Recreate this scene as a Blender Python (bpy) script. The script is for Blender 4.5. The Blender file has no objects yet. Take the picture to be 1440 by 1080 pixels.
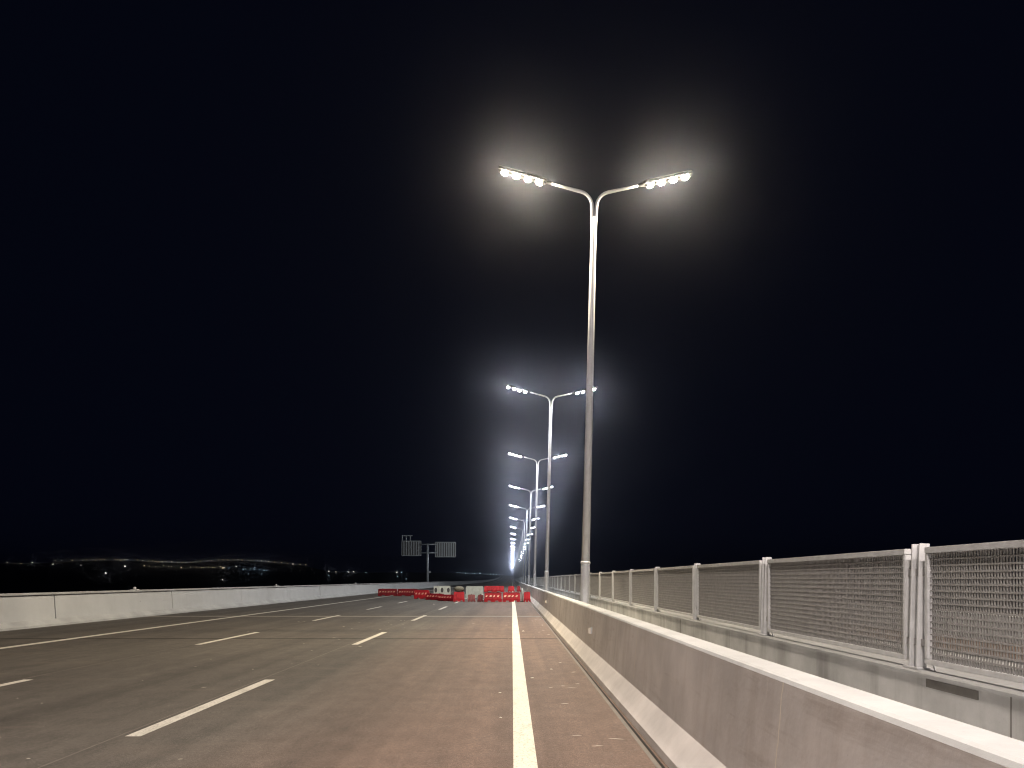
import bpy, bmesh, math, random
from mathutils import Vector, Matrix
random.seed(11)
S = bpy.context.scene
COL = S.collection
F, HX, HY, EYE = 1050.0, 720.0, 815.0, 1.55      # focal length in photo pixels, horizon point, eye height
Y0, Y1 = -40.0, 1200.0                           # the length of bridge that is built
TILT = math.radians(1.4)                         # poles lean with the crossfall of the deck

def rise(y):                                     # the deck climbs gently in the distance
    return 0.0 if y < 350 else (y-350)**2*1.1e-5

def at(px, py, Y): return Vector(((px-HX)/F*Y, Y, EYE+(HY-py)/F*Y))
def ground(px, py):
    Y = EYE*F/(py-HY)
    return ((px-HX)/F*Y, Y)

# ------------------------------------------------------------------ tagging
def tag(o, label=None, cat=None, group=None, kind=None):
    if label: o['label'] = label
    if cat: o['category'] = cat
    if group: o['group'] = group
    if kind: o['kind'] = kind
    return o
def empty(name, loc=(0,0,0), rot=(0,0,0)):
    o = bpy.data.objects.new(name, None); COL.objects.link(o)
    o.location = loc; o.rotation_euler = rot; o.empty_display_size = .2
    return o
def copy_tree(o, parent=None):
    c = o.copy(); COL.objects.link(c); c.parent = parent
    for ch in o.children: copy_tree(ch, c)
    return c

# ------------------------------------------------------------------ mesh builder
class MB:
    def __init__(s): s.v=[]; s.f=[]; s.m=[]; s.sm=[]
    def quad(s, idx, m=0, sm=False): s.f.append(tuple(idx)); s.m.append(m); s.sm.append(sm)
    def box(s, x0,x1,y0,y1,z0,z1, m=0, rot=None, org=None):
        b=len(s.v); P=[(x0,y0,z0),(x1,y0,z0),(x1,y1,z0),(x0,y1,z0),(x0,y0,z1),(x1,y0,z1),(x1,y1,z1),(x0,y1,z1)]
        if rot is not None:
            org=Vector(org or (0,0,0)); P=[tuple(org+rot@(Vector(p)-org)) for p in P]
        s.v+=P
        for q in ((0,3,2,1),(4,5,6,7),(0,1,5,4),(1,2,6,5),(2,3,7,6),(3,0,4,7)): s.quad([b+i for i in q],m)
    def tube(s, pts, rad, n=12, m=0, cap=True):
        pts=[Vector(p) for p in pts]
        if not hasattr(rad,'__len__'): rad=[rad]*len(pts)
        b=len(s.v); K=len(pts); ref=None
        for i,p in enumerate(pts):
            t=(pts[min(i+1,K-1)]-pts[max(i-1,0)]).normalized()
            if ref is None: ref=Vector((0,1,0)) if abs(t.y)<.9 else Vector((1,0,0))
            u=(ref-t*ref.dot(t)).normalized(); w=t.cross(u); ref=u
            for k in range(n):
                a=2*math.pi*k/n; s.v.append(tuple(p+(u*math.cos(a)+w*math.sin(a))*rad[i]))
        for i in range(K-1):
            for k in range(n):
                s.quad((b+i*n+k, b+i*n+(k+1)%n, b+(i+1)*n+(k+1)%n, b+(i+1)*n+k),m,True)
        if cap:
            s.quad([b+k for k in range(n)][::-1],m); s.quad([b+(K-1)*n+k for k in range(n)],m)
    def sweep(s, prof, ys, m=0, mats=None, caps=True, lift=True):
        """closed profile of (x,z), swept along y"""
        b=len(s.v); n=len(prof)
        for y in ys:
            r=rise(y) if lift else 0
            for (x,z) in prof: s.v.append((x,y,z+r))
        for i in range(len(ys)-1):
            for k in range(n):
                k2=(k+1)%n
                s.quad((b+i*n+k, b+i*n+k2, b+(i+1)*n+k2, b+(i+1)*n+k), mats[k] if mats else m)
        if caps:
            s.quad([b+k for k in range(n)][::-1],m); s.quad([b+(len(ys)-1)*n+k for k in range(n)],m)
    def build(s, name, mats, parent=None, bevel=0, loc=None):
        me=bpy.data.meshes.new(name); me.from_pydata(s.v,[],s.f)
        if not isinstance(mats,(list,tuple)): mats=[mats]
        for mt in mats: me.materials.append(mt)
        me.polygons.foreach_set('material_index', s.m)
        me.polygons.foreach_set('use_smooth', s.sm)
        bm=bmesh.new(); bm.from_mesh(me); bmesh.ops.recalc_face_normals(bm, faces=bm.faces)
        if bevel:
            es=[e for e in bm.edges if len(e.link_faces)==2 and e.calc_face_angle(0)>.5]
            bmesh.ops.bevel(bm, geom=es, offset=bevel, segments=2, affect='EDGES', clamp_overlap=True)
        bm.to_mesh(me); bm.free(); me.update()
        o=bpy.data.objects.new(name,me); COL.objects.link(o); o.parent=parent
        if loc: o.location=loc
        return o

def steps(a,b):
    ys=[a]; y=a
    while y<b-.01:
        y=min(b, y+(5 if y<60 else 20 if y<360 else 40)); ys.append(y)
    return ys

# ------------------------------------------------------------------ materials
def nodes(name):
    m=bpy.data.materials.new(name); m.use_nodes=True
    nt=m.node_tree; p=nt.nodes['Principled BSDF']
    return m,nt,p,nt.nodes,nt.links
def N(nt,t,**k):
    n=nt.nodes.new(t)
    for a,b in k.items():
        if a in n.inputs: n.inputs[a].default_value=b
        else: setattr(n,a,b)
    return n
def ramp(nt, fac, stops):
    r=nt.nodes.new('ShaderNodeValToRGB'); e=r.color_ramp.elements
    while len(e)<len(stops): e.new(.5)
    for i,(p,c) in enumerate(stops):
        e[i].position=p; e[i].color=(*c,1) if len(c)==3 else c
    nt.links.new(fac,r.inputs[0]); return r.outputs[0]
def coords(nt, scale=(1,1,1)):
    g=nt.nodes.new('ShaderNodeNewGeometry'); mp=nt.nodes.new('ShaderNodeMapping')
    mp.inputs['Scale'].default_value=scale; nt.links.new(g.outputs['Position'],mp.inputs[0]); return mp.outputs[0]
def noise(nt, scale, vec, detail=4, rough=.55, dist=0):
    n=N(nt,'ShaderNodeTexNoise'); n.inputs['Scale'].default_value=scale; n.inputs['Detail'].default_value=detail
    n.inputs['Roughness'].default_value=rough; n.inputs['Distortion'].default_value=dist
    nt.links.new(vec,n.inputs['Vector']); return n.outputs['Fac']
def mix(nt, mode, fac, a, b):
    m=nt.nodes.new('ShaderNodeMix'); m.data_type='RGBA'; m.blend_type=mode
    for i,v in ((0,fac),(6,a),(7,b)):
        if hasattr(v,'links'): nt.links.new(v,m.inputs[i])
        elif isinstance(v,(int,float)): m.inputs[i].default_value=v
        else: m.inputs[i].default_value=(*v,1)
    return m.outputs[2]
def bump(nt,p,h,strength,dist=.01):
    b=nt.nodes.new('ShaderNodeBump'); b.inputs['Strength'].default_value=strength; b.inputs['Distance'].default_value=dist
    nt.links.new(h,b.inputs['Height']); nt.links.new(b.outputs[0],p.inputs['Normal'])
def plain(name, col, rough=.5, metal=0, var=.25, scale=6, spec=.5):
    m,nt,p,nd,lk=nodes(name)
    v=noise(nt,scale,coords(nt),5)
    c=ramp(nt,v,[(.25,tuple(x*(1-var) for x in col)),(.75,tuple(min(1,x*(1+var)) for x in col))])
    lk.new(c,p.inputs['Base Color']); p.inputs['Roughness'].default_value=rough; p.inputs['Metallic'].default_value=metal
    p.inputs['Specular IOR Level'].default_value=spec
    bump(nt,p,noise(nt,60,coords(nt),3),.08,.004)
    return m
def emit(name, col, strength, sampling='AUTO'):
    m,nt,p,nd,lk=nodes(name)
    p.inputs['Base Color'].default_value=(.8,.8,.8,1)
    p.inputs['Emission Color'].default_value=(*col,1); p.inputs['Emission Strength'].default_value=strength
    m.cycles.emission_sampling=sampling
    return m

def N_map(nt,v,a,b):
    n=nt.nodes.new('ShaderNodeMapRange'); n.inputs[1].default_value=a; n.inputs[2].default_value=b; nt.links.new(v,n.inputs[0]); return n.outputs[0]
def trk(nt,x):
    # distance from the middle line of the nearest lane (lanes 3.74 m wide)
    a=nt.nodes.new('ShaderNodeMath'); a.operation='PINGPONG'; a.inputs[1].default_value=1.87
    b=nt.nodes.new('ShaderNodeMath'); b.operation='ADD'; b.inputs[1].default_value=1.87
    nt.links.new(x,b.inputs[0]); nt.links.new(b.outputs[0],a.inputs[0]); return a.outputs[0]
def asphalt():
    m,nt,p,nd,lk=nodes('asphalt')
    base=ramp(nt,noise(nt,.35,coords(nt,(1,.28,1)),5,.6),[(.25,(.050,.045,.041)),(.5,(.065,.059,.053)),(.78,(.087,.079,.071))])
    streak=ramp(nt,noise(nt,1.0,coords(nt,(2.2,.05,1)),4,.6),[(.3,(.74,.74,.74)),(.7,(1.15,1.15,1.15))])
    c=mix(nt,'MULTIPLY',1.0,base,streak)
    grain=ramp(nt,noise(nt,95,coords(nt),2,.7),[(.34,(.55,.55,.55)),(.66,(1.6,1.58,1.55))])
    c=mix(nt,'MULTIPLY',.85,c,grain)
    grain2=ramp(nt,noise(nt,28,coords(nt),3,.7),[(.36,(.66,.66,.66)),(.66,(1.4,1.38,1.35))])
    c=mix(nt,'MULTIPLY',.55,c,grain2)
    mott=ramp(nt,noise(nt,4.5,coords(nt,(1,.5,1)),5,.65),[(.3,(.80,.80,.80)),(.7,(1.2,1.19,1.17))])
    c=mix(nt,'MULTIPLY',.9,c,mott)
    # pinkish light from out of view, painted into the right lane and hard shoulder
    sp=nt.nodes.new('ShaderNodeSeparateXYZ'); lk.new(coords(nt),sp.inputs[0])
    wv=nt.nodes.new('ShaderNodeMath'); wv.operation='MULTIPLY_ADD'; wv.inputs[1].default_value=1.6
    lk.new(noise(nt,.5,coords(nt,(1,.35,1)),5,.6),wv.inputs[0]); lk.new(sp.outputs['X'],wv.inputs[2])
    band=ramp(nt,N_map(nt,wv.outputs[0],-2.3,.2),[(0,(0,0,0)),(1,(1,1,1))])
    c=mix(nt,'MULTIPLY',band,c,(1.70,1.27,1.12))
    # dark polished oil track in the middle of each lane
    oil=ramp(nt,N_map(nt,trk(nt,sp.outputs['X']),.0,.9),[(0,(.80,.80,.80)),(.6,(1.05,1.05,1.05)),(1,(.98,.98,.98))])
    c=mix(nt,'MULTIPLY',.8,c,oil)
    # pale stone chips worn free of bitumen
    vo=N(nt,'ShaderNodeTexVoronoi'); vo.inputs['Scale'].default_value=42; lk.new(coords(nt),vo.inputs['Vector'])
    chips=ramp(nt,vo.outputs['Distance'],[(.14,(1,1,1)),(.26,(0,0,0))])
    sel=ramp(nt,noise(nt,3.1,coords(nt),3),[(.48,(0,0,0)),(.66,(.6,.6,.6))])
    fac=mix(nt,'MULTIPLY',1.0,chips,sel)
    c=mix(nt,'MIX',fac,c,(.24,.215,.19))
    # dusty bands
    dust=ramp(nt,noise(nt,.9,coords(nt,(.5,1.6,1)),6,.65,.6),[(.55,(0,0,0)),(.8,(.35,.35,.35))])
    c=mix(nt,'MIX',dust,c,(.15,.12,.098))
    lk.new(c,p.inputs['Base Color'])
    p.inputs['Roughness'].default_value=.8; p.inputs['Specular IOR Level'].default_value=.22
    bump(nt,p,noise(nt,130,coords(nt),2,.7),.55,.006)
    return m
def paint(name,col):
    m,nt,p,nd,lk=nodes(name)
    w=ramp(nt,noise(nt,38,coords(nt),6,.75),[(.34,tuple(x*.22 for x in col)),(.47,tuple(x*.9 for x in col)),(.6,col)])
    w2=ramp(nt,noise(nt,2.6,coords(nt,(1.5,.6,1)),6,.7),[(.30,(.68,.67,.65)),(.5,(1,1,1))])
    lk.new(mix(nt,'MULTIPLY',1.0,w,w2),p.inputs['Base Color']); p.inputs['Roughness'].default_value=.6
    bump(nt,p,noise(nt,90,coords(nt),2),.3,.004)
    return m
def concrete(name, col, stain=(.5,.47,.43), amount=.6, rough=.75, drip=(0,3.2,.22), mott=.25):
    m,nt,p,nd,lk=nodes(name)
    v=noise(nt,1.1,coords(nt),7,.62)
    c=ramp(nt,v,[(.28,tuple(x*(1-mott) for x in col)),(.72,tuple(x*(1+mott*.5) for x in col))])
    # rain runs down the face
    d=noise(nt,1.0,coords(nt,(1.5,drip[1],drip[2])),5,.65)
    f=ramp(nt,d,[(.50,(0,0,0)),(.74,(amount,)*3)])
    c=mix(nt,'MULTIPLY',f,c,stain)
    # fine air holes
    vo=N(nt,'ShaderNodeTexVoronoi'); vo.inputs['Scale'].default_value=17; lk.new(coords(nt),vo.inputs['Vector'])
    h=ramp(nt,vo.outputs['Distance'],[(.05,(.6,.6,.6)),(.09,(1,1,1))])
    c=mix(nt,'MULTIPLY',.35,c,h)
    lk.new(c,p.inputs['Base Color']); p.inputs['Roughness'].default_value=rough
    p.inputs['Specular IOR Level'].default_value=.4
    bump(nt,p,noise(nt,22,coords(nt),5),.16,.01)
    return m

M={}
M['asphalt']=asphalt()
M['white_paint']=paint('white_road_paint',(.52,.50,.45))
M['yellow_paint']=paint('cream_road_paint',(.50,.46,.35))
M['conc_right']=concrete('median_concrete',(.80,.785,.785),(.76,.72,.69),.6,rough=.5)
def add_joints(m, y0, per, w, col):
    nt=m.node_tree; p=nt.nodes['Principled BSDF']; lk=nt.links
    g=nt.nodes.new('ShaderNodeNewGeometry'); sp=nt.nodes.new('ShaderNodeSeparateXYZ'); lk.new(g.outputs['Position'],sp.inputs[0])
    def mth(op,a,b=None):
        n=nt.nodes.new('ShaderNodeMath'); n.operation=op
        for i,v in enumerate((a,b)):
            if v is None: continue
            if hasattr(v,'links'): lk.new(v,n.inputs[i])
            else: n.inputs[i].default_value=v
        return n.outputs[0]
    wob=mth('MULTIPLY',noise(nt,9,coords(nt,(1,0,1)),3),.05)
    d=mth('ABSOLUTE',mth('SUBTRACT',mth('FLOORED_MODULO',mth('ADD',mth('ADD',sp.outputs['Y'],wob),-y0-.025+per/2),per),per/2))
    f=mth('LESS_THAN',d,w)
    old=p.inputs['Base Color'].links[0].from_socket
    lk.new(mix(nt,'MIX',f,old,col),p.inputs['Base Color'])
def scuffs(m):
    # tyre and dirt scuffs dragged along the face, denser low down
    nt=m.node_tree; p=nt.nodes['Principled BSDF']; old=p.inputs['Base Color'].links[0].from_socket
    f=ramp(nt,noise(nt,1.0,coords(nt,(1,.55,7)),7,.7,.3),[(.56,(0,0,0)),(.72,(.55,.55,.55))])
    c=mix(nt,'MULTIPLY',f,old,(.62,.58,.55))
    f2=ramp(nt,noise(nt,1.0,coords(nt,(1,6,.5)),6,.7),[(.58,(0,0,0)),(.72,(.5,.5,.5))])
    c=mix(nt,'MIX',f2,c,(.86,.83,.80))
    nt.links.new(c,p.inputs['Base Color'])
scuffs(M['conc_right'])
add_joints(M['conc_right'],4.2,4.85,.008,(.92,.88,.80))

M['conc_toe']=concrete('lit_toe_concrete',(.80,.765,.74),(.85,.82,.8),.4)  # brightness of the sloping toe put into a colour of its own
M['conc_top']=concrete('pale_concrete',(.355,.365,.37),(.85,.83,.8),.3)
M['conc_left']=concrete('parapet_concrete',(.39,.40,.41),(.86,.85,.84),.3,mott=.10)
M['conc_kerb']=concrete('stained_concrete',(.47,.475,.475),(.45,.44,.42),.85,drip=(0,1.6,.12),mott=.35)
M['sealant']=plain('sealant',(.62,.57,.5),.7)
M['dark']=plain('dark_stain',(.14,.135,.125),.85)
M['galv']=plain('galvanised_steel',(.55,.56,.57),.42,.1,.15,9)
M['mesh']=plain('mesh_steel',(.29,.285,.28),.5,.0,.15,14)
M['pole']=plain('pole_paint',(.50,.525,.57),.40,.1,.10,3)
M['housing']=plain('lamp_housing',(.035,.035,.037),.5,.2)
M['joint']=plain('joint_steel',(.17,.155,.135),.8,0,.3,6,.2)
M['seam']=plain('sealed_seam',(.02,.018,.016),.9,0,.2,6,.1)
M['pale_seam']=plain('worn_seam',(.115,.10,.085),.8)
M['grit']=plain('pale_grit',(.5,.46,.4),.8)
M['red']=plain('red_plastic',(.20,.004,.010),.55,0,.4,3.5,.25)
M['bright_red']=plain('bright_red_plastic',(.31,.005,.012),.55,0,.35,4,.25)
M['shaded_red']=plain('shaded_red_plastic',(.13,.013,.015),.42,0,.5,4)  # red plastic darkened, shade of an unlit side put into the colour
M['white_plastic']=plain('white_plastic',(.38,.41,.37),.4,0,.2,4)
M['reflective']=plain('reflective_tape',(.55,.30,.22),.4,0,.55,7)
M['black']=plain('black_plastic',(.02,.018,.017),.5)
M['bag']=plain('woven_bag',(.13,.12,.09),.9,0,.4,12)
M['sign']=plain('sign_metal',(.27,.31,.34),.45,.2,.15,2)
M['water']=plain('dark_water',(.004,.006,.009),.12,0,.2,.05)
M['hill']=plain('dark_hillside',(.005,.0055,.0045),.95,0,.4,.02)
M['lens']=plain('lens_cap',(.8,.75,.65),.3)

LAMP=(1.0,.86,.66); POWER=3900
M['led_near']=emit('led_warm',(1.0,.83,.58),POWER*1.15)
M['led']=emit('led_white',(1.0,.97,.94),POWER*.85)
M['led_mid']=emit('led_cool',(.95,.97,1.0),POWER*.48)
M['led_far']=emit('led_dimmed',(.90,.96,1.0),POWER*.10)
M['led_amber']=emit('led_amber',(1.0,.87,.80),POWER*1.3)

# ------------------------------------------------------------------ the setting
ys=steps(Y0,Y1)
b=MB(); b.sweep([(-16.7,0),(-16.7,-1.1),(1.9,-1.1),(1.9,0)],ys)
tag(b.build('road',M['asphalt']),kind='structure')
b=MB(); b.sweep([(1.93,.22),(1.93,-1.1),(3.2,-1.1),(3.2,.22)],ys)
tag(b.build('walkway',M['conc_kerb']),kind='structure')
b=MB(); b.sweep([(5.15,-.05),(5.15,-1.3),(24,-1.3),(24,-.05)],ys)
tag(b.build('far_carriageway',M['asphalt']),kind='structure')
b=MB(); b.box(-2900,2900,-250,2900,-30.5,-30)
tag(b.build('water',M['water']),kind='structure')

def strip(name, mat, rects, z=.004):
    b=MB()
    for (x0,x1,y0,y1) in rects:
        yy=[y for y in steps(y0,y1)]
        k=len(b.v)
        for y in yy:
            b.v+=[(x0,y,z+rise(y)),(x1,y,z+rise(y))]
        for i in range(len(yy)-1): b.quad((k+2*i,k+2*i+1,k+2*i+3,k+2*i+2))
    return tag(b.build(name,mat),kind='structure')
strip('edge_line',M['yellow_paint'],[(.012,.212,Y0,Y1)],.005)
strip('outer_edge_line',M['white_paint'],[(-11.62,-11.38,Y0,Y1)],.005)
P0,PER,LEN=7.36,10.38,4.18
for X,w in ((-3.74,.155),(-7.47,.155)):
    strip('lane_dashes',M['white_paint'],[(X-w/2,X+w/2,P0+k*PER,P0+k*PER+LEN) for k in range(-4,100)],.005)
    strip('lane_seam',M['pale_seam'],[(X-.16,X-.145,Y0,Y1)],.003)
strip('cross_seam',M['seam'],[(-15.25,1.27,19.45,19.6),(-15.25,1.27,9.0-60,9.03-60)],.003)
strip('expansion_joint',M['joint'],[(-15.25,1.27,31.0,31.75)],.004)
strip('gutter_seam',M['seam'],[(1.235,1.26,Y0,Y1)],.003)
strip('gutter_line',M['pale_seam'],[(1.19,1.23,Y0,Y1)],.004)

# grit and scuffs lying on the asphalt
b=MB()
def flake(x,y,l,w,a):
    k=len(b.v); n=6
    for i in range(n):
        t=2*math.pi*i/n; r=random.uniform(.7,1.1)
        u,v=math.cos(t)*l*r,math.sin(t)*w*r
        b.v.append((x+u*math.cos(a)-v*math.sin(a),y+u*math.sin(a)+v*math.cos(a),.007))
    b.v.append((x,y,.007+min(l,w)*.5))
    for i in range(n): b.quad((k+i,k+(i+1)%n,k+n))
for px,py,l,w in ((735.7,888,.05,.05),(775,941.7,.03,.025),(749,954,.04,.025),(704,1010,.02,.02),(703,975,.025,.02),(610,850,.06,.06),
                  (795,990,.06,.008),(812,1035,.07,.006),(865,1040,.10,.007),(840,1050,.08,.006),(803,968,.10,.006),(823,931,.14,.012)):
    x,y=ground(px,py); flake(x,y,l,w,random.uniform(-.2,.2))
for i in range(80):
    y=random.uniform(4.5,30)
    x=random.choice([random.uniform(-12,1.1),random.uniform(.5,1.15),random.uniform(-6,-2.5)])
    s=random.choice([.003,.005,.006,.008])*(1+y*.04)
    flake(x,y,s*random.uniform(1,5),s*.7,random.gauss(0,.35))
tag(b.build('grit',M['grit']),kind='stuff')

# ------------------------------------------------------------------ near concrete barrier (right)
prof=[(1.29,-.02),(1.305,.07),(1.463,.27),(1.525,.972),(1.540,.992),(1.565,1.0),(1.735,1.0),(1.752,.985),(1.757,.95),(1.80,.2),(1.80,-.02)]
root=tag(empty('concrete_barrier',(1.55,6,0)),'brownish grey concrete barrier with pale flat top right beside the hard shoulder','barrier')
b=MB()
b.sweep(prof,ys,mats=[2,2,0,1,1,1,1,1,0,0,0])
o=b.build('wall_body',[M['conc_right'],M['conc_top'],M['conc_toe']],root); o.matrix_parent_inverse=root.matrix_basis.inverted()

# reflectors fixed to its face
labs=['pale reflector on the barrier face nearest the camera','small reflector on the barrier face just before the red blocks','far reflector on the barrier face beyond the red blocks']
rb=None
for i,y in enumerate((13.9,31.9,67.9)):
    r=tag(empty('barrier_reflector',(1.497,y,.60)),labs[i],'reflector','reflectors along the concrete barrier')
    b=MB(); b.box(-.035,.03,-.008,.012,-.06,.06); b.build('bracket',M['galv'],r,bevel=.003)
    b=MB(); b.box(-.075,-.036,-.022,.0,-.055,.055); b.build('lens',M['lens'],r,bevel=.006)

# ------------------------------------------------------------------ left parapet
root=tag(empty('parapet_wall',(-15.6,20,0)),'long pale concrete parapet along the far left edge of the road','parapet wall')
b=MB(); b.sweep([(-15.28,-.02),(-15.28,.07),(-15.5,.225),(-16.1,.225),(-16.1,-.02)],ys)
b.build('toe_kerb',M['conc_top'],root).matrix_parent_inverse=root.matrix_basis.inverted()
g=34.1
pj=[g+8.75*k for k in range(-9,14)]+[g+8.75*14+60*k for k in range(0,18)]+[Y1]
pj=[Y0]+[y for y in pj if y>Y0+1]
for i in range(len(pj)-1):
    y0,y1=pj[i]+(.055 if abs(pj[i]-g)<.1 or i%4==0 else .012),pj[i+1]-.012
    b=MB(); b.sweep([(-15.5,.222),(-15.56,1.045),(-15.95,1.045),(-15.95,.222)],steps(y0,y1))
    b.build('wall_panel',M['conc_left'],root).matrix_parent_inverse=root.matrix_basis.inverted()
b=MB(); b.sweep([(-15.49,1.05),(-15.485,1.10),(-15.5,1.112),(-16.0,1.112),(-16.0,1.05)],ys)
b.build('coping',M['conc_top'],root).matrix_parent_inverse=root.matrix_basis.inverted()
b=MB(); R=Matrix.Rotation(math.radians(14),4,'X').to_3x3()
b.box(-15.553,-15.53,31.2,31.28,.33,.66,rot=R,org=(-15.54,31.24,.5))
b.build('drain_slot',M['dark'],root).matrix_parent_inverse=root.matrix_basis.inverted()
for px,lab in ((190,'small stub bracket on the left parapet top nearest the camera'),(389,'small flat fitting on the left parapet top beyond the dark joint'),(500,'small stub fitting on the left parapet top nearest the red blocks')):
    Y=15.7/((720-px)/F); f=tag(empty('parapet_fitting',(-15.72,Y,1.112)),lab,'fitting','small fittings on the left parapet')
    b=MB(); b.box(-.14,.14,-.12,.12,0,.03); b.build('base_plate',M['galv'],f,bevel=.005)
    b=MB(); b.tube([(0,0,.03),(0,0,.13)],[.07,.05],10); b.build('stub',M['galv'],f)

# ------------------------------------------------------------------ concrete kerb wall and mesh fence (right)
XF=3.3
root=tag(empty('kerb_wall',(XF,6,0)),'grey stained concrete kerb wall carrying the mesh fence','kerb wall')
b=MB(); b.sweep([(XF,-1.2),(XF,.775),(XF+.4,.775),(XF+.4,-1.2)],ys)
b.build('wall_body',M['conc_kerb'],root).matrix_parent_inverse=root.matrix_basis.inverted()
b=MB(); b.sweep([(XF-.022,.778),(XF-.022,.80),(XF-.01,.812),(XF+.42,.812),(XF+.42,.778)],ys)
b.build('coping',M['conc_top'],root).matrix_parent_inverse=root.matrix_basis.inverted()
b=MB(); b.box(XF-.004,XF+.01,5.28,5.95,.695,.762)
b.build('dark_patch',M['dark'],root,bevel=.003).matrix_parent_inverse=root.matrix_basis.inverted()
b=MB()
for y in (4.93,14.6,24.3):
    b.box(XF-.003,XF+.01,y,y+.012,.1,.774)
b.build('joint',M['dark'],root).matrix_parent_inverse=root.matrix_basis.inverted()

PIT=3.74; PY=6.2
fence=tag(empty('mesh_fence',(XF+.08,PY,.812)),'galvanised wire mesh fence panels on posts along the right kerb wall','fence')
# one panel: frame, mesh; one post: two flat bars, foot, brackets.  Local origin at the post, panel runs on to +y
GA,GB=.17,PIT-.13; ZB,ZT=.05,1.0
b=MB()
b.box(-.03,.03,GA,GB,ZT-.05,ZT); b.box(-.03,.03,GA,GB,ZB+.005,ZB+.045)
b.box(-.028,.028,GA,GA+.042,ZB+.0455,ZT-.0505); b.box(-.028,.028,GB-.042,GB,ZB+.0455,ZT-.0505)
pan=b.build('panel',M['galv'],fence,bevel=.005)
b=MB()
n=104; y0,y1=GA+.042,GB-.042
for i in range(1,n):
    y=y0+(y1-y0)*i/n; b.box(-.004,.004,y-.0065,y+.0065,ZB+.045,ZT-.05)
n=17
for i in range(1,n):
    z=ZB+.045+(ZT-ZB-.095)*i/n; b.box(-.0065,.0065,y0,y1,z-.0065,z+.0065)
msh=b.build('mesh',M['mesh'],pan)
b=MB(); b.box(-.05,.035,-.055,-.035,0,1.035); b.box(-.05,.035,.055,.075,0,1.035); b.box(-.01,.01,-.035,.055,0,1.03)
b.box(-.075,.085,-.11,.12,.0,.014)
R=Matrix.Rotation(math.radians(-32),4,'X').to_3x3()
b.box(.02,.034,-.2,-.185,.0,.22,rot=R,org=(.03,-.19,0))
post=b.build('post',M['galv'],fence,bevel=.003)
for z in (.22,.80):
    b=MB(); b.box(-.02,.02,-.129,GA-.001,z-.03,z+.03); b.build('bracket',M['mesh'],post)
ks=list(range(-3,97))
for j,k in enumerate(ks):
    y=k*PIT; z=rise(PY+y)
    for src in (pan,post):
        if j==0: o=src
        else:
            o=src.copy(); COL.objects.link(o); o.parent=fence
            for ch in src.children:
                c=ch.copy(); COL.objects.link(c); c.parent=o
        o.location=(0,y,z); 
        if src is post: o.rotation_euler=(0,TILT,0)
b=MB()
for k in range(97,310):
    y=k*PIT; z=rise(PY+y)
    b.box(-.05,.035,y-.05,y+.07,z,z+1.03); b.box(-.03,.03,y+GA,y+GB,z+ZT-.05,z+ZT); b.box(-.03,.03,y+GA,y+GB,z+ZB,z+ZB+.05)
    for i in range(1,9):
        zz=ZB+.05+i*.1; b.box(-.006,.006,y+GA,y+GB,z+zz-.02,z+zz+.02)
tag(b.build('far_panels',M['galv'],fence),kind='stuff')

# ------------------------------------------------------------------ parapet of the other carriageway, seen through the mesh
root=tag(empty('far_parapet',(5.4,6,0)),'pale low parapet with box rail seen through the mesh fence','parapet')
b=MB(); b.sweep([(5.2,-1.3),(5.2,.62),(5.22,.65),(5.6,.65),(5.6,-1.3)],ys)
b.build('plinth',M['conc_left'],root).matrix_parent_inverse=root.matrix_basis.inverted()
b=MB(); b.sweep([(5.36,.87),(5.35,.89),(5.35,1.15),(5.36,1.17),(5.5,1.17),(5.5,.87)],ys)
b.build('box_rail',M['galv'],root).matrix_parent_inverse=root.matrix_basis.inverted()
b=MB()
for k in range(-8,60): b.box(5.5,5.56,k*2.5,k*2.5+.1,.655,1.1)
o=tag(b.build('rail_posts',M['mesh'],root),kind='stuff'); o.matrix_parent_inverse=root.matrix_basis.inverted()

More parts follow.
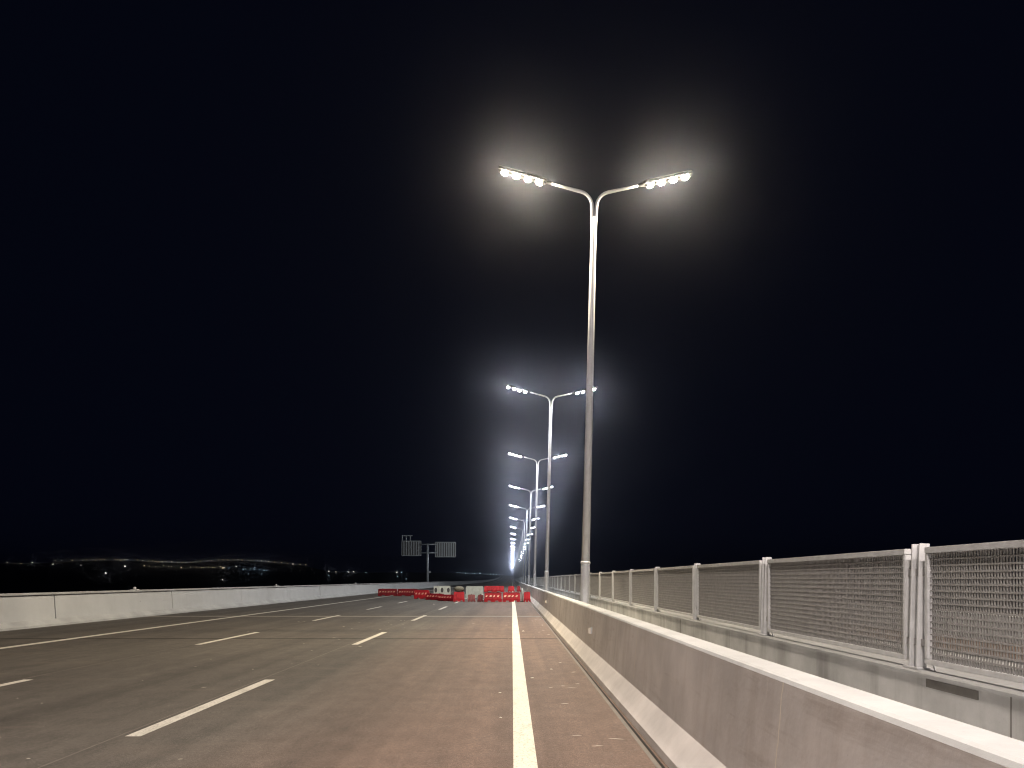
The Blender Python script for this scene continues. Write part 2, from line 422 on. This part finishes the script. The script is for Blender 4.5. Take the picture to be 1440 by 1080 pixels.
# ------------------------------------------------------------------ street lamps
XP,ZH=2.18,.22
def arm_pts(s):
    P=[(.045*s,0,11.3),(.05*s,0,12.35),(.065*s,0,12.62)]
    for i in range(1,7):
        a=math.radians(76*i/6); r=.46
        P.append((s*(.065+r*(1-math.cos(a))),0,12.62+r*math.sin(a)))
    x,_,z=P[-1]; P.append((x+s*.55,0,z+.13)); P.append((x+s*1.0,0,z+.245))
    return P
def make_lamp(led):
    t=empty('street_lamp')
    b=MB(); b.tube([(0,0,1.86),(0,0,12.1),(0,0,12.3)],[.125,.088,.06],20); b.build('pole',M['pole'],t)
    b=MB(); b.tube([(0,0,0),(0,0,1.78),(0,0,1.8)],[.142,.138,.138],20); b.tube([(0,0,1.8),(0,0,1.86),(0,0,1.88)],[.152,.152,.128],20)
    b.box(-.24,.24,-.24,.24,-.03,.03); b.box(-.055,.055,-.147,-.12,.55,1.05)
    b.build('base_sleeve',M['pole'],t)
    for s in (-1,1):
        P=arm_pts(s)
        b=MB(); b.tube(P,[.052]*3+[.05]*(len(P)-5)+[.042,.038],12); b.build('arm',M['pole'],t)
        x,_,z=P[-1]; sl=math.radians(14.2)
        # the head is modelled along +x then turned to its slope
        b=MB(); L=1.50; b.tube([(-.16,0,.0),(.06,0,.0)],.05,10)
        prof=[(-.135,-.035),(-.15,.02),(-.09,.075),(.09,.075),(.15,.02),(.135,-.035)]
        k=len(b.v)
        for xx,sc in ((0,.7),(.12,1),(L-.18,1),(L,.75)):
            for (yy,zz) in prof: b.v.append((xx,yy*sc,zz))
        for i in range(3):
            for q in range(6): b.quad((k+i*6+q,k+i*6+(q+1)%6,k+(i+1)*6+(q+1)%6,k+(i+1)*6+q))
        b.quad([k+q for q in range(6)]); b.quad([k+18+q for q in range(6)])
        hd=b.build('lamp_head',M['housing'],t)
        hd.location=(x+s*.05,0,z+.02)
        hd.rotation_euler=(0,-sl,0) if s>0 else (0,-sl,math.pi)
        for i in range(4):
            cx=.2+i*.365
            b=MB(); k=len(b.v)
            n=12
            for (hx,hy,zz) in ((.125,.13,-.036),(.125,.13,-.058),(.105,.105,-.105),(.06,.06,-.135)):
                for q in range(n):
                    t_=2*math.pi*(q+.5)/n; b.v.append((cx+math.cos(t_)*hx,math.sin(t_)*hy,zz))
            for q in range(n):
                side=abs(math.cos(2*math.pi*(q+1)/n))>.75           # the cheeks towards the next module are opaque
                for i_ in range(3):
                    b.quad((k+i_*n+q,k+i_*n+(q+1)%n,k+(i_+1)*n+(q+1)%n,k+(i_+1)*n+q),1 if i_==0 or (side and i_==1) else 0)
            b.quad([k+3*n+q for q in range(n)]); b.quad([k+q for q in range(n)][::-1],1)
            b.build('led_module',[led,M['housing']],hd)
    return t
ordinal=['nearest','second','third','fourth','fifth','sixth','seventh','eighth']
Z1,SP=22.6,25.2
near=make_lamp(M['led_near']); base=make_lamp(M['led']); behind=make_lamp(M['led_amber'])
G='twin headed lamps along the middle of the bridge'
tag(near,'nearest and tallest looking twin headed street lamp with four glowing blobs per head','street lamp',G)
tag(base,'second twin headed street lamp just behind the nearest one','street lamp',G)
tag(behind,'twin headed street lamp behind the camera position','street lamp',G)
first=True
for k in range(-2,44):
    y=Z1+k*SP
    if k==0: o=near
    elif k==-1: o=behind
    elif k==1: o=base
    elif k==-2: o=copy_tree(behind); o['label']='twin headed street lamp farthest behind the camera position'
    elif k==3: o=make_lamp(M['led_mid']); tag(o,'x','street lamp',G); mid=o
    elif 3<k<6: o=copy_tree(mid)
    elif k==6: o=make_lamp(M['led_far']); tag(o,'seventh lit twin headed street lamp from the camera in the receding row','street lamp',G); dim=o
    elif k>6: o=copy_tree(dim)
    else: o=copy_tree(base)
    if 2<=k<8: o['label']='%s lit twin headed street lamp from the camera in the receding row'%ordinal[k]
    elif k>=8: o['label']='tiny twin headed street lamp deep in the row where the lamps merge'
    o.location=(XP,y,ZH+rise(y)); o.rotation_euler=(0,TILT,0)

# ------------------------------------------------------------------ plastic road blocks
def block(name,label,cat,px0,px1,pyb,Y,h,mat,yaw=0,depth=.45,z=0,tape=True,L=None,holes=0,group=None):
    xa,xb=(px0-HX)/F*Y,(px1-HX)/F*Y
    L=L or (xb-xa)-.03; c=((xa+xb)/2,Y+depth/2,z)
    t=tag(empty(name,c,(0,0,yaw)),label,cat,group or 'plastic road blocks across the carriageway')
    hw=L/2; sl=min(.16,L*.12); sh=h*.13
    out=[(-hw,0),(-hw*.62,0),(-hw*.60,sh),(-hw*.28,sh),(-hw*.26,0),(hw*.26,0),(hw*.28,sh),(hw*.60,sh),(hw*.62,0),(hw,0),
         (hw,h*.30),(hw-.03,h*.34),(hw-.03,h*.93),(hw-.08,h),(-hw+.08,h),(-hw+.03,h*.93),(-hw+.03,h*.34),(-hw,h*.30)]
    def dy(zz): return depth/2 if zz<h*.3 else depth/2*(1-.5*(zz-h*.3)/(h*.7))
    b=MB(); n=len(out)
    # front and back are built in horizontal bands so that the taper stays true
    for s in (-1,1):
        k=len(b.v); b.v+=[(x,s*dy(zz),zz) for x,zz in out]
        b.quad([k+i for i in (0,1,2,17)]); b.quad([k+i for i in (2,3,6,7,10,17)]); b.quad([k+i for i in (3,4,5,6)])
        b.quad([k+i for i in (7,8,9,10)]); b.quad([k+i for i in (17,10,11,16)]); b.quad([k+i for i in (16,11,12,15)]); b.quad([k+i for i in (15,12,13,14)])
    for i in range(n): b.quad((i,(i+1)%n,n+(i+1)%n,n+i))
    # moulded ribs on the face
    nr=max(2,int(L/.33))
    for i in range(nr):
        x=-hw*.8+1.6*hw*(i+.5)/nr
        k=len(b.v); w=min(.05,hw*.15)
        for zz,pr in ((h*.36,.03),(h*.86,.025)):
            y=-dy(zz)
            b.v+=[(x-w,y+.01,zz),(x-w*.6,y-pr,zz),(x+w*.6,y-pr,zz),(x+w,y+.01,zz)]
        for q in range(3): b.quad((k+q,k+q+1,k+5+q,k+4+q))
        b.quad((k,k+1,k+2,k+3)); b.quad((k+4,k+5,k+6,k+7))
    b.build('body',mat,t)
    if tape:
        b=MB(); zz0,zz1=h*.50,h*.70
        ns=max(2,int(L/.26))
        for i in range(ns):
            xx=-hw*.86+1.72*hw*i/ns; ww=1.72*hw/ns*random.uniform(.35,.6); sk=.06
            k=len(b.v); ya,yb=-dy(zz0)-.034,-dy(zz1)-.034
            b.v+=[(xx,ya,zz0),(xx+ww,ya,zz0),(xx+ww+sk,yb,zz1),(xx+sk,yb,zz1),(xx,ya+.05,zz0),(xx+ww,ya+.05,zz0),(xx+ww+sk,yb+.05,zz1),(xx+sk,yb+.05,zz1)]
            for q in ((0,1,2,3),(4,5,6,7),(0,1,5,4),(1,2,6,5),(2,3,7,6),(3,0,4,7)): b.quad([k+e for e in q])
        b.build('reflective_tape',M['reflective'],t)
    for s in (-1,1) if L>.7 else (0,):
        b=MB(); b.tube([(s*hw*.55,0,h-.002),(s*hw*.55,0,h+.025)],.055,10); b.build('filler_cap',M['black'],t)
    for i in range(holes):  # raised dark discs standing for through holes
        x=-hw*.72+1.44*hw*i/max(1,holes-1); zc=h*.66; b=MB(); k=len(b.v); m_=14
        for yy in (-dy(zc-.16)-.012,-dy(zc)+.03):
            for q in range(m_):
                a=2*math.pi*q/m_; zz=zc+math.sin(a)*h*.2
                b.v.append((x+math.cos(a)*h*.115,(-dy(zz)-.034 if yy<-dy(zc) else yy),zz))
        for q in range(m_): b.quad((k+q,k+(q+1)%m_,k+m_+(q+1)%m_,k+m_+q))
        b.quad([k+q for q in range(m_)])
        b.build('opening_disc',M['black'],t)  # raised black disc, the dark of a through hole put into its colour
    return t
B='road_block'
block(B,'dark red plastic road block at the left end, against the parapet','road block',531,558.5,838,70.5,.67,M['red'],.03)
block(B,'dark red plastic road block second from the left end','road block',558.5,588,838,70.0,.67,M['red'],-.03)
block(B,'bright red plastic road block standing forward of the two left ones','road block',582,604,842,60.3,.70,M['bright_red'],-.12)
block(B,'low dark red road block slanting away beside the white block','road block',601,622,844,57.0,.48,M['red'],-.5,L=1.5)
block(B,'low dark red road block slanting towards the short red block','road block',619,638,845.5,54.0,.46,M['red'],-.62,L=1.45)
block('white_or_added_block','white plastic road block with three dark oval discs for openings','road block',609,634,838,62.0,1.02,M['white_plastic'],.04,tape=False,holes=3)
d=block(B,'short bright red road block carrying a dark bag','road block',637,653.5,846.5,52.4,.69,M['bright_red'],.05,tape=False)
block(B,'short shaded red road block just right of the bag','road block',657,668.5,846.5,52.2,.50,M['shaded_red'],.08,tape=False)
block(B,'short shaded red road block against the stacked red blocks','road block',671.5,680,846.5,52.2,.50,M['shaded_red'],-.1,tape=False)
block(B,'lower left red block of the two tier stack','road block',680.5,706,846.3,52.0,.655,M['bright_red'],.0)
block(B,'lower right red block of the two tier stack','road block',706.3,732,846.3,52.0,.655,M['bright_red'],.02)
block(B,'long low red block on top of the stack at its left','road block',680.2,709.5,832.5,52.06,.42,M['bright_red'],0,.36,z=.682,tape=False)
block(B,'short low red block in the middle of the stack top','road block',713.8,724,832.5,52.06,.41,M['bright_red'],0,.36,z=.682,tape=False)
block(B,'smallest low red block at the right of the stack top','road block',726.6,732.6,832.5,52.06,.41,M['red'],0,.36,z=.682,tape=False)
block(B,'single red road block turned end on beside the concrete barrier','road block',736,746.5,846.5,51.8,.69,M['bright_red'],0,tape=False)
block('white_or_added_block','pale added block in place of the bright road behind the two short shaded red blocks','road block',654.5,680.3,840.5,63.0,.99,M['white_plastic'],-.03,tape=False)  # pale block added where the far road shines bright
mp=tag(empty('marker_post',(at(734.6,846,51.9).x,51.95,0)),'thin white marker post between the stack and the end on red block','marker post')
b=MB(); b.box(-.16,.16,-.12,.12,0,.06); b.build('foot',M['black'],mp,bevel=.01)
b=MB(); b.tube([(0,0,.06),(0,0,.95),(0,0,.98)],[.055,.05,.02],10); b.build('post',M['white_plastic'],mp)
# bag lying on the short red block
c=d.location; bm_=MB(); n=14
k=len(bm_.v)
for j in range(7):
    ph=math.pi*j/6
    for i in range(n):
        th=2*math.pi*i/n
        r=math.sin(ph)**.7 if 0<j<6 else .02
        bm_.v.append((.36*r*math.cos(th)*(1+.07*math.sin(3*th+j)), .2*r*math.sin(th)*(1+.1*math.sin(2*th)), .19-.19*math.cos(ph)*(1+.08*math.sin(4*th))))
for j in range(6):
    for i in range(n): bm_.quad((k+j*n+i,k+j*n+(i+1)%n,k+(j+1)*n+(i+1)%n,k+(j+1)*n+i),0,True)
bm_.quad([k+i for i in range(n)]); bm_.quad([k+6*n+i for i in range(n)])
o=bm_.build('sandbag',M['bag'],loc=(c.x,c.y,c.z+.70)); tag(o,'dark rounded bag slumped on top of the short red road block','bag')

# ------------------------------------------------------------------ butterfly sign seen from behind
YS=140.0; k_=YS/F
def sx(px): return (px-HX)*k_
def sz(py): return EYE+(HY-py)*k_
sp=sx(601.3)
sg=tag(empty('road_sign',(sp,YS,0)),'grey T shaped gantry sign with two ribbed panels beyond the left parapet','road sign')
b=MB(); b.tube([(0,0,-1),(0,0,sz(764.5))],[.24,.19],14); b.build('pole',M['sign'],sg)
b=MB(); b.box(.15,.6,-.1,.1,sz(806),sz(803)); b.build('control_box',M['sign'],sg,bevel=.01)
for py in (765.5,777.5):
    b=MB(); b.tube([(sx(590)-sp,0,sz(py)),(sx(614)-sp,0,sz(py))],.11,10); b.build('beam',M['sign'],sg)
def ribbed(x0,x1,y0,y1,n,extra=None):
    X0,X1,Zt,Zb=sx(x0)-sp,sx(x1)-sp,sz(y0),sz(y1)
    b=MB(); b.box(X0,X1,-.05,.05,Zt-.16,Zt); b.box(X0,X1,-.05,.05,Zb,Zb+.13); b.box(X0,X0+.14,-.05,.05,Zb+.131,Zt-.161); b.box(X1-.14,X1,-.05,.05,Zb+.131,Zt-.161)
    p=b.build('sign_panel',M['sign'],sg,bevel=.03)
    b=MB()
    for i in range(1,n):
        x=X0+(X1-X0)*i/n; b.box(x-.11,x+.11,-.035,.02,Zb+.12,Zt-.15)
    b.build('rib',M['sign'],p)
    b=MB(); b.box(X0+.05,X1-.05,.055,.075,Zb+.03,Zt-.03); b.build('sheet',M['housing'],p)
    if extra:
        b=MB()
        for q in range(3):
            x=X0+.1+q*.75
            b.box(x,x+.16,-.04,.04,Zt,sz(extra)); 
        b.box(X0+.05,X0+2.1,-.05,.05,sz(extra),sz(extra)+.16)
        b.build('raised_frame',M['sign'],p)
ribbed(564.5,592.5,760.3,781.8,8,754)
ribbed(612,641,762,783.6,9)

# ------------------------------------------------------------------ far hills and their lights
ridge=[(-400,796),(-100,793),(0,790.5),(60,790),(78,788.3),(110,787.8),(150,787),(190,787.4),(230,790),(262,790.8),(300,788.2),(330,787),(370,788.6),(400,791.5),(434,795),(455,801),(500,803.5),(560,803),(640,804),(700,807),(760,810),(860,815),(1000,818)]
def ry(px):
    for (a,ya),(c,yc) in zip(ridge,ridge[1:]):
        if a<=px<=c:
            t=(px-a)/(c-a); return ya+(yc-ya)*t
    return 818
YA,YB=1500.0,1900.0
b=MB(); cols=[-400+20*i for i in range(71)]
rows=[(YA,0),(1600,.27),(1720,.58),(1820,.83),(YB,1.0),(2150,.75),(2600,0)]
for (Y,t) in rows:
    for px in cols:
        zr_=EYE+(HY-ry(px))/F*YB-3.0
        z=-31+(zr_+31)*t+(random.uniform(-1.5,1.5) if 0<t<1 else 0)
        b.v.append(((px-HX)/F*YB*(.9+.1*t),Y,z))
nc=len(cols)
for r in range(len(rows)-1):
    for i in range(nc-1): b.quad((r*nc+i,r*nc+i+1,(r+1)*nc+i+1,(r+1)*nc+i),0,True)
tag(b.build('hills',M['hill']),kind='structure')
cl={'warm':emit('far_lamp_warm',(1,.80,.52),1,'NONE'),'white':emit('far_lamp_white',(1,.95,.85),1,'NONE'),'cool':emit('far_lamp_cool',(.62,.86,1),1,'NONE')}
FAR=1.5
for q,s in (('warm',1),('white',1.4),('cool',.8)): cl[q].node_tree.nodes['Principled BSDF'].inputs['Emission Strength'].default_value=FAR*s
def lampmesh(name,mat,r,hm=5):
    b=MB(); b.tube([(0,0,-hm-3),(0,0,0)],.12,6,0)
    k=len(b.v); rg=[(math.sin(math.pi*j/5),-math.cos(math.pi*j/5)) for j in range(6)]
    for (a,zz) in rg:
        for i in range(8): b.v.append((max(a,.02)*r*math.cos(i*math.pi/4),max(a,.02)*r*math.sin(i*math.pi/4),zz*r))
    for j in range(5):
        for i in range(8): b.quad((k+j*8+i,k+j*8+(i+1)%8,k+(j+1)*8+(i+1)%8,k+(j+1)*8+i),1,True)
    o=b.build(name,[M['housing'],mat]); me=o.data; bpy.data.objects.remove(o); return me
LM={(q,s):lampmesh('hill_lamp',cl[q],r) for q in cl for s,r in ((1,.9),(2,1.3),(3,1.9))}
def hill_lamp(px,py,q,s,label,group,Y=None):
    if Y is None:
        zr_=(EYE+(HY-ry(px))/F*YB)
        # meet of the sight line with the hill front, which climbs evenly from YA to YB
        a=(HY-py)/F; sl=(zr_+31)/(YB-YA)
        Y=(EYE+31+sl*YA)/(sl-a) if sl>a else YB
        Y=max(1520,min(YB,Y))
    o=bpy.data.objects.new('hill_lamp',LM[(q,s)]); COL.objects.link(o); o.location=at(px,py,Y)-Vector((0,4,0))
    tag(o,label,'lamp',group)
L1='tiny warm lamp in the long string of lights along the hill crest'; G1='string of lamps along the hill crest'
px=79.0
while px<436:
    g=random.choice([4,5,7,9,15]) if px<200 else random.choice([4.5,5.5,6.5,8,10]) 
    hill_lamp(px,ry(px)+random.uniform(-.4,.4),random.choice(['warm','warm','white']),random.choice([1,1,1,2]),L1,G1,YB-10)
    px+=g
L2='small lamp scattered low on the dark hillside below the crest'; G2='lamps scattered over the hillside'
for (x,y,q,s) in ((12,791,'white',1),(31,792.3,'warm',1),(47,791,'white',2),(76,793.5,'white',2),(62,812,'cool',1),(115,795,'white',1),(150,806,'white',3),(177,796.5,'white',3),
    (204,795.5,'warm',2),(211,796,'warm',1),(220,796.4,'warm',1),(231,795.3,'warm',2),(238,796.5,'warm',1),(242,796.8,'warm',1),(256,798.5,'warm',3),(269,797.5,'warm',1),(277,797.5,'warm',1),(284,798.5,'warm',2),(287,798.3,'warm',1),(292,807,'white',2),
    (294,797.5,'warm',1),(300,798.5,'warm',3),(303,798,'warm',1),(311,797,'warm',2),(314,799,'warm',3),(316,798.4,'white',2),(314,815.5,'white',2),(323,799,'cool',1),(333,796.5,'white',2),(343,800.5,'cool',2),(346,800.3,'cool',1),(353,800,'cool',1),(357,800,'cool',1),(359,798,'cool',2),(359,801,'cool',1),(366,801,'cool',1),(372,802,'cool',2),(376,802,'cool',1),(350,807,'cool',1),(369,807,'cool',1),
    (463,803.3,'white',2),(473,804,'white',1),(463,809,'cool',1),(491,804.5,'white',2),(489,804,'cool',1),(498,804,'white',2),(515,805,'cool',1),(558.5,804.7,'white',2),(565,805,'cool',2),(559.5,810.5,'cool',1),(571.5,814,'cool',1)):
    hill_lamp(x,y,q,s,L2,G2)
L3='faint bluish lamp on the low shore right of the gantry sign'; G3='bluish lamps along the low shore'
for (x,y,s) in ((643,804.6,1),(647,805.2,1),(651,805.8,1),(655,806,2),(658,806,1),(665,806.2,1),(668,806.3,2),(675,806.3,3),(685,807.5,1),(690,807.4,2),(694,807.4,2),(698,807.6,2),(702,807.9,1),(706,808.2,1)):
    hill_lamp(x,y,'cool',s,L3,G3)

# ------------------------------------------------------------------ air
b=MB(); b.box(-2950,2950,-290,2950,-32,75)
hz=b.build('haze',[]); tag(hz,kind='stuff')
m=bpy.data.materials.new('haze_air'); m.use_nodes=True; nt=m.node_tree
for n in list(nt.nodes):
    if n.type=='BSDF_PRINCIPLED': nt.nodes.remove(n)
v=nt.nodes.new('ShaderNodeVolumePrincipled'); v.inputs['Density'].default_value=.00056
v.inputs['Color'].default_value=(.68,.735,.95,1); v.inputs['Anisotropy'].default_value=.988
out=[n for n in nt.nodes if n.type=='OUTPUT_MATERIAL'][0]; nt.links.new(v.outputs[0],out.inputs['Volume'])
hz.data.materials.append(m)

# ------------------------------------------------------------------ night sky, camera, render settings
w=bpy.data.worlds.new('World'); S.world=w; w.use_nodes=True; nt=w.node_tree
bg=nt.nodes['Background']; sky=nt.nodes.new('ShaderNodeTexSky'); sky.sky_type='NISHITA'; sky.sun_disc=False
sky.sun_elevation=math.radians(-8); sky.sun_rotation=math.radians(200)
mx=nt.nodes.new('ShaderNodeMix'); mx.data_type='RGBA'; mx.blend_type='ADD'; mx.inputs[0].default_value=1
nt.links.new(sky.outputs[0],mx.inputs[6]); mx.inputs[7].default_value=(.017,.025,.072,1)
nt.links.new(mx.outputs[2],bg.inputs[0]); bg.inputs[1].default_value=.05
cam=bpy.data.cameras.new('camera'); co=bpy.data.objects.new('camera',cam); COL.objects.link(co)
co.location=(0,0,EYE); co.rotation_euler=(math.pi/2,0,0)
cam.sensor_width=36; cam.lens=F/1440*36; cam.shift_y=(HY-540)/1440; cam.clip_start=.05; cam.clip_end=8000
S.camera=co
S.view_settings.view_transform='Standard'; S.view_settings.look='None'; S.view_settings.exposure=.33
S.cycles.use_denoising=True; S.cycles.denoiser='OPENIMAGEDENOISE'
S.cycles.use_light_tree=True; S.cycles.max_bounces=5; S.cycles.volume_bounces=0
S.cycles.sample_clamp_indirect=4; S.cycles.sample_clamp_direct=100; S.cycles.filter_width=1.1; S.cycles.caustics_reflective=False; S.cycles.caustics_refractive=False
